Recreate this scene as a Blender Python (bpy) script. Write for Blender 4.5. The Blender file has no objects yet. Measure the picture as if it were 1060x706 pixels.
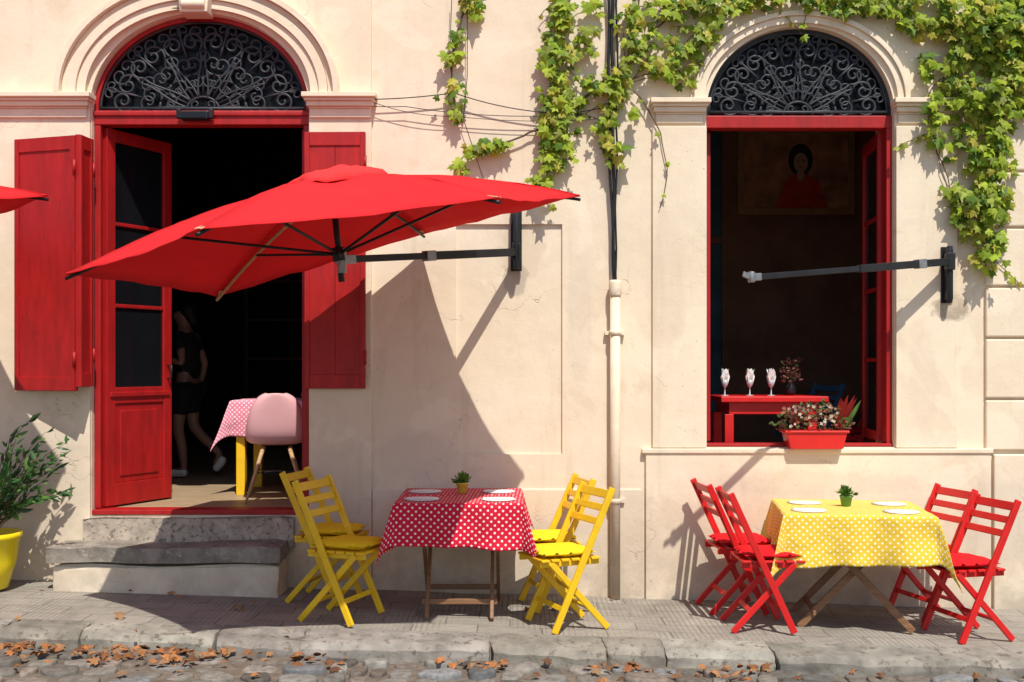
import bpy, bmesh, math, random
from mathutils import Vector, Matrix, Euler, noise
from mathutils.geometry import tessellate_polygon
random.seed(7)
R=random.uniform
S=145.0
def fx(u): return (u-530)/S          # elevation drawing units -> metres on the facade
def fz(v): return 1.61+(378-v)/S
def zg(x): return -.03*(x+.69)       # the street falls gently
scn=bpy.context.scene
col=scn.collection

# ------------------------------------------------------------------ materials
def nodes(name):
    m=bpy.data.materials.new(name); m.use_nodes=True
    nt=m.node_tree; b=nt.nodes['Principled BSDF']
    return m,nt,b
def N(nt,t,**k):
    n=nt.nodes.new(t)
    for a,v in k.items(): setattr(n,a,v)
    return n
def L(nt,a,b): nt.links.new(a,b)
def mixc(nt,fac,a,b,mode='MIX'):
    n=nt.nodes.new('ShaderNodeMix'); n.data_type='RGBA'; n.blend_type=mode
    for sock,val in ((n.inputs[0],fac),(n.inputs[6],a),(n.inputs[7],b)):
        if isinstance(val,(int,float)): sock.default_value=val
        elif isinstance(val,tuple): sock.default_value=(*val[:3],1)
        else: nt.links.new(val,sock)
    return n.outputs[2]
def math_(nt,op,a,b=None,clamp=False):
    n=nt.nodes.new('ShaderNodeMath'); n.operation=op; n.use_clamp=clamp
    for i,v in enumerate((a,b)):
        if v is None: continue
        if isinstance(v,(int,float)): n.inputs[i].default_value=v
        else: nt.links.new(v,n.inputs[i])
    return n.outputs[0]
def ramp(nt,fac,lo,hi,a=0.,b=1.):
    n=nt.nodes.new('ShaderNodeMapRange'); n.inputs[1].default_value=lo; n.inputs[2].default_value=hi
    n.inputs[3].default_value=a; n.inputs[4].default_value=b
    nt.links.new(fac,n.inputs[0]); return n.outputs[0]
def noise_(nt,vec,scale,detail=5,rough=.6,dist=0):
    n=nt.nodes.new('ShaderNodeTexNoise'); n.inputs['Scale'].default_value=scale
    n.inputs['Detail'].default_value=detail; n.inputs['Roughness'].default_value=rough
    n.inputs['Distortion'].default_value=dist
    nt.links.new(vec,n.inputs['Vector']); return n.outputs[0]
def mapping(nt,vec,scale,rot=(0,0,0),loc=(0,0,0)):
    n=nt.nodes.new('ShaderNodeMapping'); n.inputs['Scale'].default_value=scale; n.inputs['Rotation'].default_value=rot; n.inputs['Location'].default_value=loc
    nt.links.new(vec,n.inputs['Vector']); return n.outputs[0]
def bump(nt,b,h,strength,dist=.01):
    n=nt.nodes.new('ShaderNodeBump'); n.inputs['Strength'].default_value=strength; n.inputs['Distance'].default_value=dist
    nt.links.new(h,n.inputs['Height']); nt.links.new(n.outputs[0],b.inputs['Normal'])

def mat(name,c,rough=.6,var=.15,vs=6,bmp=.15,bs=60,metal=0,spec=.4,transl=0,attr=False,wear=None,stretch=(1,1,1),wearlo=.6):
    m,nt,b=nodes(name)
    tc=N(nt,'ShaderNodeTexCoord').outputs['Object']
    v=mapping(nt,tc,stretch)
    n1=noise_(nt,v,vs); 
    f=ramp(nt,n1,.3,.7)
    if attr:
        a=N(nt,'ShaderNodeAttribute'); a.attribute_name='Col'
        base=mixc(nt,f,tuple([1-var]*3),tuple([1+var]*3)); base=mixc(nt,1.0,a.outputs[0],base,'MULTIPLY')
    else:
        base=mixc(nt,f,tuple(x*(1-var) for x in c),tuple(min(1,x*(1+var)) for x in c))
    if wear:
        n2=noise_(nt,v,vs*3.1,8,.7); w=ramp(nt,n2,wearlo,wearlo+.08)
        base=mixc(nt,w,base,wear)
    L(nt,base,b.inputs['Base Color'])
    b.inputs['Roughness'].default_value=rough; b.inputs['Metallic'].default_value=metal
    b.inputs['Specular IOR Level'].default_value=spec
    if bmp: bump(nt,b,noise_(nt,v,bs,4),bmp,.004)
    if transl:
        t=N(nt,'ShaderNodeBsdfTranslucent'); L(nt,base,t.inputs[0])
        mx=N(nt,'ShaderNodeMixShader'); mx.inputs[0].default_value=transl
        L(nt,b.outputs[0],mx.inputs[1]); L(nt,t.outputs[0],mx.inputs[2])
        L(nt,mx.outputs[0],nt.nodes['Material Output'].inputs[0])
    return m

def plaster(name,c1,c2,grime=1.0,spots=()):
    m,nt,b=nodes(name)
    pos=N(nt,'ShaderNodeNewGeometry').outputs['Position']
    n1=noise_(nt,pos,1.1,7,.58,.3); base=mixc(nt,ramp(nt,n1,.32,.68),c1,c2)
    n2=noise_(nt,pos,7,6,.7); base=mixc(nt,ramp(nt,n2,.42,.78,0,.28),base,tuple(x*.78 for x in c2))
    st=noise_(nt,mapping(nt,pos,(5,5,.45)),1.6,6,.65); base=mixc(nt,ramp(nt,st,.56,.80,0,.45),base,(c2[0]*.68,c2[1]*.65,c2[2]*.62))
    pt=noise_(nt,pos,1.5,3,.5,1.2); base=mixc(nt,ramp(nt,pt,.58,.61,0,.38),base,tuple(min(.86,x*1.08) for x in c1))
    pt=noise_(nt,mapping(nt,pos,(1.3,1,1)),2.0,5,.6,.8); base=mixc(nt,ramp(nt,pt,.60,.68,0,.36),base,(c2[0]*.82,c2[1]*.77,c2[2]*.70))
    for (x,z,rx,rz,c,k) in spots:
        v=mapping(nt,pos,(1/rx,0,1/rz),(0,0,0),(-x/rx,0,-z/rz))
        ln=N(nt,'ShaderNodeVectorMath',operation='LENGTH'); L(nt,v,ln.inputs[0])
        dd=math_(nt,'ADD',ln.outputs['Value'],math_(nt,'MULTIPLY',math_(nt,'SUBTRACT',n2,.5),1.6))
        base=mixc(nt,ramp(nt,dd,.75,1.05,k,0),base,c)
    sp=noise_(nt,pos,34,3,.6); sm=noise_(nt,pos,1.7,3,.6)
    k=math_(nt,'MULTIPLY',ramp(nt,sp,.67,.71),ramp(nt,sm,.48,.60))
    base=mixc(nt,math_(nt,'MULTIPLY',k,.65),base,(.30,.24,.18))
    w=N(nt,'ShaderNodeVectorMath',operation='ADD'); L(nt,pos,w.inputs[0])
    wn=N(nt,'ShaderNodeTexNoise'); wn.inputs['Scale'].default_value=2.2; wn.inputs['Detail'].default_value=5; L(nt,pos,wn.inputs['Vector']); 
    L(nt,wn.outputs[1],w.inputs[1])
    vo=N(nt,'ShaderNodeTexVoronoi',feature='DISTANCE_TO_EDGE'); vo.inputs['Scale'].default_value=.75; L(nt,w.outputs[0],vo.inputs['Vector'])
    cr=math_(nt,'MULTIPLY',ramp(nt,vo.outputs['Distance'],.0,.0035,1,0),ramp(nt,sm,.5,.6))
    base=mixc(nt,math_(nt,'MULTIPLY',cr,.40),base,(.32,.25,.19))
    sx=N(nt,'ShaderNodeSeparateXYZ'); L(nt,pos,sx.inputs[0])
    g=ramp(nt,sx.outputs['Z'],-.15,.70,1,0)
    g=math_(nt,'MULTIPLY',math_(nt,'POWER',g,1.3),ramp(nt,noise_(nt,pos,4.5,8,.7),.3,.62))
    base=mixc(nt,math_(nt,'MULTIPLY',g,.75*grime),base,(.33,.28,.23))
    L(nt,base,b.inputs['Base Color']); b.inputs['Roughness'].default_value=.85; b.inputs['Specular IOR Level'].default_value=.2
    h=math_(nt,'ADD',math_(nt,'MULTIPLY',noise_(nt,pos,2.6,4,.5),1.0),math_(nt,'MULTIPLY',noise_(nt,pos,45,4,.7),.14))
    h=math_(nt,'SUBTRACT',h,math_(nt,'MULTIPLY',cr,.25))
    bump(nt,b,h,.42,.025)
    return m

def dots(name,bg,fg,freq,r,rot=math.pi/4):
    m,nt,b=nodes(name)
    uv=N(nt,'ShaderNodeUVMap').outputs[0]
    v=mapping(nt,uv,(freq,freq,1),(0,0,rot))
    fr=N(nt,'ShaderNodeVectorMath',operation='FRACTION'); L(nt,v,fr.inputs[0])
    sb=N(nt,'ShaderNodeVectorMath',operation='SUBTRACT'); L(nt,fr.outputs[0],sb.inputs[0]); sb.inputs[1].default_value=(.5,.5,0)
    mz=N(nt,'ShaderNodeVectorMath',operation='MULTIPLY'); L(nt,sb.outputs[0],mz.inputs[0]); mz.inputs[1].default_value=(1,1,0)
    ln=N(nt,'ShaderNodeVectorMath',operation='LENGTH'); L(nt,mz.outputs[0],ln.inputs[0])
    f=ramp(nt,ln.outputs['Value'],r-.03,r+.03,1,0)
    nn=noise_(nt,uv,9,4); bgv=mixc(nt,ramp(nt,nn,.3,.7),tuple(x*.88 for x in bg),bg)
    c=mixc(nt,f,bgv,fg); L(nt,c,b.inputs['Base Color']); b.inputs['Roughness'].default_value=.75
    b.inputs['Specular IOR Level'].default_value=.2
    bump(nt,b,noise_(nt,uv,6,4),.5,.04)
    return m

GREY=(.52,.44,.36)
SPOTS=[(fx(541),fz(250),.16,.34,(.68,.55,.41),.7),(fx(533),fz(290),.10,.12,(.38,.32,.26),.6),(fx(984),fz(318),.14,.10,(.36,.29,.22),.85),(fx(985),fz(285),.15,.26,(.66,.53,.39),.6),
 (fx(430),fz(470),.32,.18,GREY,.25),(fx(636),fz(560),.30,.55,GREY,.34),(fx(700),fz(560),.45,.30,(.62,.50,.38),.35),(fx(1035),fz(540),.35,.35,GREY,.35),(fx(600),fz(330),.10,.5,GREY,.22),
 (fx(45),fz(500),.4,.5,GREY,.40),(fx(350),fz(520),.3,.5,GREY,.35),(fx(830),fz(500),.9,.10,GREY,.30),(fx(530),fz(560),.5,.22,(.64,.53,.41),.4),(fx(690),fz(300),.14,.6,(.64,.52,.39),.3),(fx(955),fz(400),.12,.4,GREY,.2)]
M_wall=plaster('plaster_cream',(.81,.69,.535),(.745,.615,.46),1.0,SPOTS)
M_trim=plaster('plaster_trim',(.83,.71,.56),(.765,.64,.48),.6)
M_red=mat('red_paint',(.36,.009,.009),.5,.20,5,.15,30,wear=(.18,.01,.01),stretch=(3,3,.7),wearlo=.60)
M_red2=mat('red_gloss_paint',(.60,.014,.014),.4,.12,9,.08,50,wear=(.3,.012,.012),wearlo=.64)
M_yel=mat('yellow_paint',(.80,.49,.012),.45,.1,9,.08,50,wear=(.42,.24,.02),wearlo=.63)
M_can=mat('red_canvas',(.80,.030,.036),.85,.08,2,.18,120,spec=.1,transl=.22)
M_cap=mat('red_canvas_faded',(.85,.05,.05),.8,.08,3,.2,120,spec=.1,transl=.15)
M_pink=mat('canvas_patch',(.70,.36,.20),.8,.1,20,.1,90)
M_blk=mat('black_metal',(.016,.016,.018),.45,.3,12,.05,60,spec=.3)
M_steel=mat('galvanised_steel',(.30,.30,.31),.45,.25,20,.05,60,metal=.7)
M_iron=mat('wrought_iron',(.028,.031,.038),.5,.3,14,.1,60)
M_wood=mat('dark_table_wood',(.23,.115,.055),.55,.25,5,.15,50,stretch=(2,2,12))
M_tan=mat('pale_wood',(.48,.30,.15),.55,.2,6,.1,50,stretch=(2,2,10))
M_floor=mat('wood_floor',(.36,.26,.16),.5,.25,4,.15,40,stretch=(1,8,1))
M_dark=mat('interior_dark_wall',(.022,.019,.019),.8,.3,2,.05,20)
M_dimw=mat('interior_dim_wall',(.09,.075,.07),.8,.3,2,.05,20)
M_teal=mat('interior_teal_wall',(.07,.15,.20),.8,.3,2,.05,20)
M_brown=mat('interior_brown_wall',(.26,.13,.085),.8,.3,2,.05,20)
M_glass=mat('dark_glass',(.008,.009,.011),.06,.2,3,.02,6,spec=.35)
M_dkglass=mat('fanlight_glass',(.007,.008,.010),.3,.2,3,.02,6,spec=.15)
M_stone=mat('step_stone',(.44,.37,.30),.9,.3,9,.7,30,wear=(.20,.17,.135),wearlo=.52,spec=.2)
M_slab=mat('step_slab',(.25,.22,.185),.9,.4,7,.6,26,wear=(.40,.34,.28),wearlo=.56,spec=.2)
M_white=mat('white_china',(.82,.82,.80),.3,.02,5,0)
M_napk=mat('white_napkin',(.84,.83,.81),.8,.03,5,.1,60)
M_cush_y=mat('yellow_cushion',(.85,.60,.02),.8,.06,8,.2,90,spec=.1)
M_cush_r=mat('red_cushion',(.62,.012,.018),.8,.08,8,.2,90,spec=.1)
M_leaf=mat('leaf',(1,1,1),.5,.12,20,0,60,transl=.40,attr=True,spec=.25)
M_leafd=mat('dark_leaf',(1,1,1),.4,.12,20,0,60,transl=.2,attr=True,spec=.35)
M_attr=mat('attr_matte',(1,1,1),.9,.25,14,.6,40,attr=True,spec=.2)
M_cob=mat('cobble_stone',(1,1,1),.85,.35,22,.9,45,attr=True,spec=.25,wear=(.16,.13,.10),wearlo=.60)
M_kerb=mat('kerb_stone',(1,1,1),.92,.35,6,.8,22,attr=True,spec=.15,wear=(.15,.125,.10),wearlo=.54)
M_stem=mat('vine_stem',(.12,.075,.04),.8,.3,20,.2,60)
M_potg=mat('yellow_pot_small',(.55,.42,.05),.5,.1,9,.05)
M_poty=mat('yellow_glazed_pot',(.82,.64,.01),.25,.06,5,.04,12)
M_pot_r=mat('red_plastic_pot',(.60,.02,.015),.35,.08,8,.05)
M_soil=mat('soil',(.04,.028,.02),.95,.3,30,.6,60)
M_pinkp=mat('pink_plastic',(.82,.46,.48),.35,.04,4,.02)
M_skin=mat('skin',(.30,.165,.115),.5,.08,10,.05)
M_cloth=mat('black_cloth',(.008,.008,.010),.85,.2,12,.1)
M_hair=mat('dark_hair',(.012,.009,.007),.6,.2,30,.3,90)
M_shoe=mat('white_shoe',(.8,.8,.8),.6,.05,9,.05)
M_blue=mat('blue_paint_dim',(.05,.14,.25),.5,.1,9,.08)
M_d_red=dots('red_polka_cloth',(.62,.010,.035),(.85,.72,.72),30,.215)
M_d_yel=dots('yellow_polka_cloth',(.80,.53,.05),(.88,.84,.68),31,.20)
M_d_pink=dots('pink_polka_cloth',(.80,.26,.36),(.9,.78,.80),38,.26)

def tiles():
    m,nt,b=nodes('sidewalk_tiles')
    pos=N(nt,'ShaderNodeNewGeometry').outputs['Position']
    dst=N(nt,'ShaderNodeTexNoise'); dst.inputs['Scale'].default_value=2.5; L(nt,pos,dst.inputs['Vector'])
    ad=N(nt,'ShaderNodeVectorMath',operation='MULTIPLY_ADD'); L(nt,dst.outputs[1],ad.inputs[0]); ad.inputs[1].default_value=(.03,.03,0); L(nt,pos,ad.inputs[2])
    br=N(nt,'ShaderNodeTexBrick'); br.offset=.5; L(nt,ad.outputs[0],br.inputs['Vector'])
    br.inputs['Scale'].default_value=1; br.inputs['Brick Width'].default_value=.40; br.inputs['Row Height'].default_value=.20
    br.inputs['Mortar Size'].default_value=.005; br.inputs['Mortar Smooth'].default_value=.4
    br.inputs['Color1'].default_value=(.38,.34,.29,1); br.inputs['Color2'].default_value=(.28,.255,.22,1); br.inputs['Mortar'].default_value=(.14,.12,.10,1)
    w=N(nt,'ShaderNodeTexWave',wave_type='BANDS',bands_direction='X'); w.inputs['Scale'].default_value=9; w.inputs['Distortion'].default_value=.3; L(nt,pos,w.inputs['Vector'])
    w2=N(nt,'ShaderNodeTexWave',wave_type='BANDS',bands_direction='Y'); w2.inputs['Scale'].default_value=9; w2.inputs['Distortion'].default_value=.3; L(nt,pos,w2.inputs['Vector'])
    big=noise_(nt,pos,1.1,3)
    sm=ramp(nt,big,.40,.52); sm2=ramp(nt,big,.56,.50)
    rib=math_(nt,'MAXIMUM',math_(nt,'MULTIPLY',ramp(nt,w.outputs[1],.0,.35,1,0),sm),math_(nt,'MULTIPLY',ramp(nt,w2.outputs[1],.0,.35,1,0),sm2))
    c=mixc(nt,math_(nt,'MULTIPLY',rib,.36),br.outputs[0],(.13,.115,.095))
    n=noise_(nt,pos,3,9,.7); c=mixc(nt,ramp(nt,n,.35,.7,0,.6),c,(.42,.375,.315))
    n2=noise_(nt,pos,1.3,7,.75); c=mixc(nt,ramp(nt,n2,.48,.66,0,.6),c,(.18,.158,.135))
    sp=noise_(nt,pos,60,3,.7); c=mixc(nt,ramp(nt,sp,.58,.72,0,.5),c,(.12,.105,.09))
    L(nt,c,b.inputs['Base Color']); b.inputs['Roughness'].default_value=.9; b.inputs['Specular IOR Level'].default_value=.15
    h=math_(nt,'SUBTRACT',math_(nt,'MULTIPLY',noise_(nt,pos,18,6,.75),1.3),math_(nt,'ADD',math_(nt,'MULTIPLY',rib,.6),br.outputs[1]))
    bump(nt,b,h,.7,.014)
    return m
M_tile=tiles()

# ------------------------------------------------------------------ mesh builder
class MB:
    def __init__(s):
        s.bm=bmesh.new(); s.uv=s.bm.loops.layers.uv.new('UVMap'); s.col=s.bm.loops.layers.float_color.new('Col')
    def box(s,c,d,rot=None,mi=0):
        m=Matrix.Translation(Vector(c))
        if rot is not None: m=m@rot.to_4x4()
        m=m@Matrix.Diagonal((d[0],d[1],d[2],1))
        r=bmesh.ops.create_cube(s.bm,size=1,matrix=m)
        for v in r['verts']:
            for f in v.link_faces: f.material_index=mi
        return r['verts']
    def b2(s,x0,x1,y0,y1,z0,z1,mi=0):
        return s.box(((x0+x1)/2,(y0+y1)/2,(z0+z1)/2),(abs(x1-x0),abs(y1-y0),abs(z1-z0)),mi=mi)
    def beam(s,p0,p1,w,t,side=(0,1,0),mi=0):
        p0=Vector(p0);p1=Vector(p1);z=(p1-p0);l=z.length;z.normalize()
        y=Vector(side); y=(y-z*y.dot(z)).normalized(); x=y.cross(z)
        rot=Matrix((x,y,z)).transposed()
        return s.box((p0+p1)/2,(w,t,l),rot,mi)
    def tube(s,pts,r,n=8,mi=0,cap=True,smooth=True):
        pts=[Vector(p) for p in pts]; rs=r if isinstance(r,(list,tuple)) else [r]*len(pts)
        rings=[]; prev=None
        for i,p in enumerate(pts):
            a=pts[max(i-1,0)]; b=pts[min(i+1,len(pts)-1)]
            t=(b-a); 
            if t.length<1e-9: t=Vector((0,0,1))
            t.normalize()
            ref=prev if prev else (Vector((0,1,0)) if abs(t.y)<.9 else Vector((1,0,0)))
            u=(ref-t*ref.dot(t)).normalized(); prev=u; w=t.cross(u)
            rings.append([s.bm.verts.new(p+(u*math.cos(2*math.pi*k/n)+w*math.sin(2*math.pi*k/n))*rs[i]) for k in range(n)])
        for i in range(len(rings)-1):
            for k in range(n):
                f=s.bm.faces.new((rings[i][k],rings[i][(k+1)%n],rings[i+1][(k+1)%n],rings[i+1][k])); f.material_index=mi; f.smooth=smooth
        if cap:
            for q in (rings[0],rings[-1]):
                f=s.bm.faces.new(q); f.material_index=mi
    def lathe(s,prof,c=(0,0,0),n=24,mi=0):
        c=Vector(c); rings=[]
        for r,z in prof:
            rings.append([s.bm.verts.new(c+Vector((max(r,1e-4)*math.cos(2*math.pi*k/n),max(r,1e-4)*math.sin(2*math.pi*k/n),z))) for k in range(n)])
        for i in range(len(rings)-1):
            for k in range(n):
                f=s.bm.faces.new((rings[i][k],rings[i][(k+1)%n],rings[i+1][(k+1)%n],rings[i+1][k])); f.material_index=mi; f.smooth=True
        for q in (rings[0],rings[-1]):
            f=s.bm.faces.new(q); f.material_index=mi
    def plate(s,outer,holes,y0,y1,mi=0):
        loops=[outer]+list(holes)
        flat=[p for l in loops for p in l]
        tris=tessellate_polygon([[Vector((p[0],p[1],0)) for p in l] for l in loops])
        F=[s.bm.verts.new((p[0],y0,p[1])) for p in flat]; B=[s.bm.verts.new((p[0],y1,p[1])) for p in flat]
        for t in tris:
            for q in ([F[i] for i in t],[B[i] for i in reversed(t)]):
                try: f=s.bm.faces.new(q); f.material_index=mi
                except ValueError: pass
        k=0
        for l in loops:
            n=len(l)
            for i in range(n):
                a,b=k+i,k+(i+1)%n
                f=s.bm.faces.new((F[a],F[b],B[b],B[a])); f.material_index=mi
            k+=n
    def leaf(s,p,tip,nor,size,shape,c,mi=0,cup=.06):
        tip=Vector(tip).normalized(); nor=Vector(nor); nor=(nor-tip*nor.dot(tip)).normalized(); sd=tip.cross(nor)
        p=Vector(p); bend=R(-.12,.12)
        vs=[s.bm.verts.new(p+(sd*x+tip*y+nor*(-abs(x)*.25+bend*y*y))*size) for x,y in shape]
        cy=sum(q[1] for q in shape)/len(shape)
        cv=s.bm.verts.new(p+(tip*cy+nor*cup)*size)
        for i in range(len(vs)):
            f=s.bm.faces.new((cv,vs[i],vs[(i+1)%len(vs)])); f.material_index=mi
            for lp in f.loops: lp[s.col]=(*c,1)
def make(name,mb,mats,parent=None,bevel=0,smooth=0,recalc=True,loc=None):
    if recalc: bmesh.ops.recalc_face_normals(mb.bm,faces=mb.bm.faces)
    me=bpy.data.meshes.new(name); mb.bm.to_mesh(me); mb.bm.free()
    o=bpy.data.objects.new(name,me); col.objects.link(o)
    for m in (mats if isinstance(mats,(list,tuple)) else [mats]): me.materials.append(m)
    if smooth:
        for p in me.polygons: p.use_smooth=True
        me.set_sharp_from_angle(angle=math.radians(smooth))
    if bevel:
        b=o.modifiers.new('bevel','BEVEL'); b.width=bevel; b.segments=2; b.limit_method='ANGLE'; b.angle_limit=math.radians(40)
    if parent: o.parent=parent
    if loc is not None: o.location=loc
    return o
def empty(name,label,cat,loc=(0,0,0),rot=0,group=None,parent=None):
    o=bpy.data.objects.new(name,None); col.objects.link(o); o.empty_display_size=.1
    o.location=loc; o.rotation_euler=(0,0,rot)
    if label: o['label']=label
    if cat: o['category']=cat
    if group: o['group']=group
    if parent: o.parent=parent
    return o
def tag(o,label=None,cat=None,group=None,kind=None):
    if label: o['label']=label
    if cat: o['category']=cat
    if group: o['group']=group
    if kind: o['kind']=kind
    return o
def clone(o,loc,rot=None,label=None):
    def cp(src,par):
        n=src.copy(); col.objects.link(n)
        if par: n.parent=par
        for ch in src.children: cp(ch,n)
        return n
    n=cp(o,None); n.location=loc
    if rot is not None: n.rotation_euler=(0,0,rot)
    if label: n['label']=label
    return n

LOBED=[(0,0),(.3,-.12),(.52,.10),(.36,.3),(.54,.60),(.22,.56),(0,1),(-.22,.56),(-.54,.60),(-.36,.3),(-.52,.10),(-.3,-.12)]
OVAL=[(0,0),(.2,.2),(.27,.5),(.16,.82),(0,1),(-.16,.82),(-.27,.5),(-.2,.2)]
LANCE=[(0,0),(.12,.2),(.17,.45),(.11,.75),(0,1),(-.11,.75),(-.17,.45),(-.12,.2)]
BLADE=[(0,0),(.07,.3),(.06,.7),(0,1),(-.06,.7),(-.07,.3)]

# ------------------------------------------------------------------ ground
def sheet(name,x0,x1,y0,y1,z,nx,ny,m,wob=0,skirt=0):
    mb=MB(); g=[]
    for i in range(nx+1):
        x=x0+(x1-x0)*i/nx; row=[]
        if skirt: row.append(mb.bm.verts.new((x,y0,zg(x)+z-skirt)))
        for j in range(ny+1):
            y=y0+(y1-y0)*j/ny; row.append(mb.bm.verts.new((x,y,zg(x)+z+wob*noise.noise(Vector((x,y,0))*1.7))))
        g.append(row)
    for i in range(nx):
        for j in range(len(g[0])-1): mb.bm.faces.new((g[i][j],g[i+1][j],g[i+1][j+1],g[i][j+1]))
    return make(name,mb,m,smooth=60,recalc=False)
ROAD=-.115
M_ground=mat('ground_dirt',(.16,.14,.12),.9,.3,1.5,.4,20)
M_grout=mat('road_grit',(.15,.12,.092),.95,.35,20,.9,60)
g=sheet('ground',-150,150,-150,150,ROAD-.05,20,20,M_ground); tag(g,'dusty grey brown ground of the street',None,kind='structure')
r=sheet('road',-12,12,-9,-1.3,ROAD,240,60,M_grout,.018); tag(r,'gritty road bed between worn cobbles',None,kind='structure')
sw=sheet('sidewalk',-9.5,9.5,-1.24,.05,0,120,12,M_tile,.012,.14); tag(sw,'narrow worn tiled pavement sloping along the wall',None,kind='structure')
mb=MB(); x=-9.3
nk=90
pa_=[]
for i in range(nk+1):
    xx=-9.4+18.8*i/nk
    pa_.append([mb.bm.verts.new((xx,yy,zg(xx)+zz)) for yy,zz in ((-1.245,-.016),(-1.40,-.026),(-1.43,-.16))])
for i in range(nk):
    for j in range(2):
        f=mb.bm.faces.new((pa_[i][j],pa_[i+1][j],pa_[i+1][j+1],pa_[i][j+1]))
        for lp in f.loops: lp[mb.col]=(.17,.145,.115,1)
while x<9.3:
    l=R(.35,1.15); x1=x+l-R(.0,.008)
    c0=R(.22,.31); cc=(c0,c0*R(.88,.93),c0*R(.75,.83))
    w0=-1.46+R(-.05,.04); w1=-1.225; h=R(-.010,.006)
    b0=bmesh.new(); bmesh.ops.create_cube(b0,size=1); bmesh.ops.subdivide_edges(b0,edges=b0.edges[:],cuts=11,use_grid_fill=True)
    mp={}
    sx0=R(-.05,.05); sx1=R(-.05,.05); fr=R(-.05,.05)
    for v in b0.verts:
        q=v.co.copy(); e=[abs(c)*2>.99 for c in q]
        px=(x+x1)/2+q.x*(x1-x)+ (sx0 if q.x<0 else sx1)*q.y*.6
        py=(w0+w1)/2+q.y*(w1-w0)+(fr*q.x if q.y<0 else 0); pz=zg(px)-.078+q.z*.17+h*(.5-q.y)+(.5-q.y)*-.014
        # edge of the kerb rounded by wear
        if q.y<-.2 and q.z>0: pz-=.05*((-q.y-.2)/.3)**2*q.z*2*.6
        P=Vector((px,py,pz)); 
        nn=noise.noise_vector(P*2.5)*.020+noise.noise_vector(P*8)*.010+noise.noise_vector(P*27)*.006
        if q.y>.45: nn=Vector((nn.x,nn.y*.2,nn.z*.15))
        elif q.y>.3: nn.z*=.5
        sh=Vector((-q.x*.006,-q.y*.02 if q.y<0 else 0,-q.z*.012 if q.y<.45 else 0))*(1 if sum(e)>=2 else 0)
        mp[v]=mb.bm.verts.new(P+nn+sh)
    for f in b0.faces:
        nf=mb.bm.faces.new([mp[v] for v in f.verts]); nf.smooth=True
        for lp in nf.loops: lp[mb.col]=(*cc,1)
    b0.free(); x+=l
kb=make('kerb',mb,M_kerb,smooth=55); tag(kb,'row of low rough worn stone kerb blocks',None,kind='structure')
mb=MB(); y=-1.49
while y>-3.0:
    x=-6+R(0,.1); rw=R(.11,.20)
    while x<6:
        w=R(.09,.28); cx=x+w/2; cy=y-rw/2+R(-.03,.03); z0=zg(cx)+ROAD-.022+R(-.008,.010); hh=R(.028,.055)
        k=R(.09,.25); tint=random.choice([(1,.90,.78),(1,.82,.68),(.95,.95,.95),(1,.94,.84),(1,.88,.76)])
        cc=tuple(k*t for t in tint)
        n=random.choice((5,6,7)); ph=R(0,1); ang=sorted([2*math.pi*(i+ph+R(-.25,.25))/n for i in range(n)])
        poly=[]
        for i,a in enumerate(ang):
            ca,sa=math.cos(a),math.sin(a); sq=1/max(abs(ca),abs(sa))**.75; rr=R(.86,1.06)
            poly.append(Vector((ca*sq*w*.5*rr,sa*sq*rw*.5*rr)))
        pts=[]
        for i in range(n):
            a,b=poly[i],poly[(i+1)%n]; pts+= [a.lerp(b,.16),a.lerp(b,.5)*R(.97,1.03),a.lerp(b,.84)]
        tx,ty=R(-.1,.1),R(-.1,.1); rings=[]
        for rr,zz in ((1,0),(.985,.7),(.93,.93),(.80,1.0),(.4,1.02)):
            rings.append([mb.bm.verts.new((cx+p.x*rr,cy+p.y*rr,z0+hh*zz+(p.x*tx+p.y*ty)*rr+R(-.0025,.0025))) for p in pts])
        m_=len(pts)
        for q in range(4):
            for i in range(m_):
                f=mb.bm.faces.new((rings[q][i],rings[q][(i+1)%m_],rings[q+1][(i+1)%m_],rings[q+1][i])); f.smooth=True
                for lp in f.loops: lp[mb.col]=(*cc,1)
        f=mb.bm.faces.new(rings[4]); f.smooth=True
        for lp in f.loops: lp[mb.col]=(*cc,1)
        x+=w+R(.0,.018)
    y-=rw+.002
cb=make('cobblestones',mb,M_cob,recalc=True); tag(cb,'uneven grey and reddish cobbles of the road','cobbles',kind='stuff')
mb=MB()
for i in range(330):
    if i%9==0: x=R(-3.2,3.4)
    elif i%3==0: x=random.choice([-1.2,1.25,-.1,.6])+random.gauss(0,.14)
    else: x=random.choice([-3.15,-2.8,-2.2,-1.9])+random.gauss(0,.2)
    t=random.random(); y=-1.50-abs(random.gauss(0,.16)) if t<.86 else R(-1.5,-.1)
    if t>=.86 and random.random()<.6: continue
    z=zg(x)+(ROAD+.034 if y<-1.49 else .014)+R(0,.012)
    c=random.choice([(.28,.11,.045),(.20,.085,.035),(.33,.16,.07),(.13,.06,.03),(.26,.15,.08),(.38,.15,.05)])
    a=R(0,6.28); mb.leaf((x,y,z),(math.cos(a),math.sin(a),R(-.25,.45)),(R(-.7,.7),R(-.7,.7),1),R(.03,.075),random.choice([LOBED,OVAL,LOBED]),c,cup=R(.05,.3))
dl=make('fallen_leaves',mb,M_attr,recalc=False); tag(dl,'dry orange brown leaves scattered along the kerb','leaves',kind='stuff')

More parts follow.
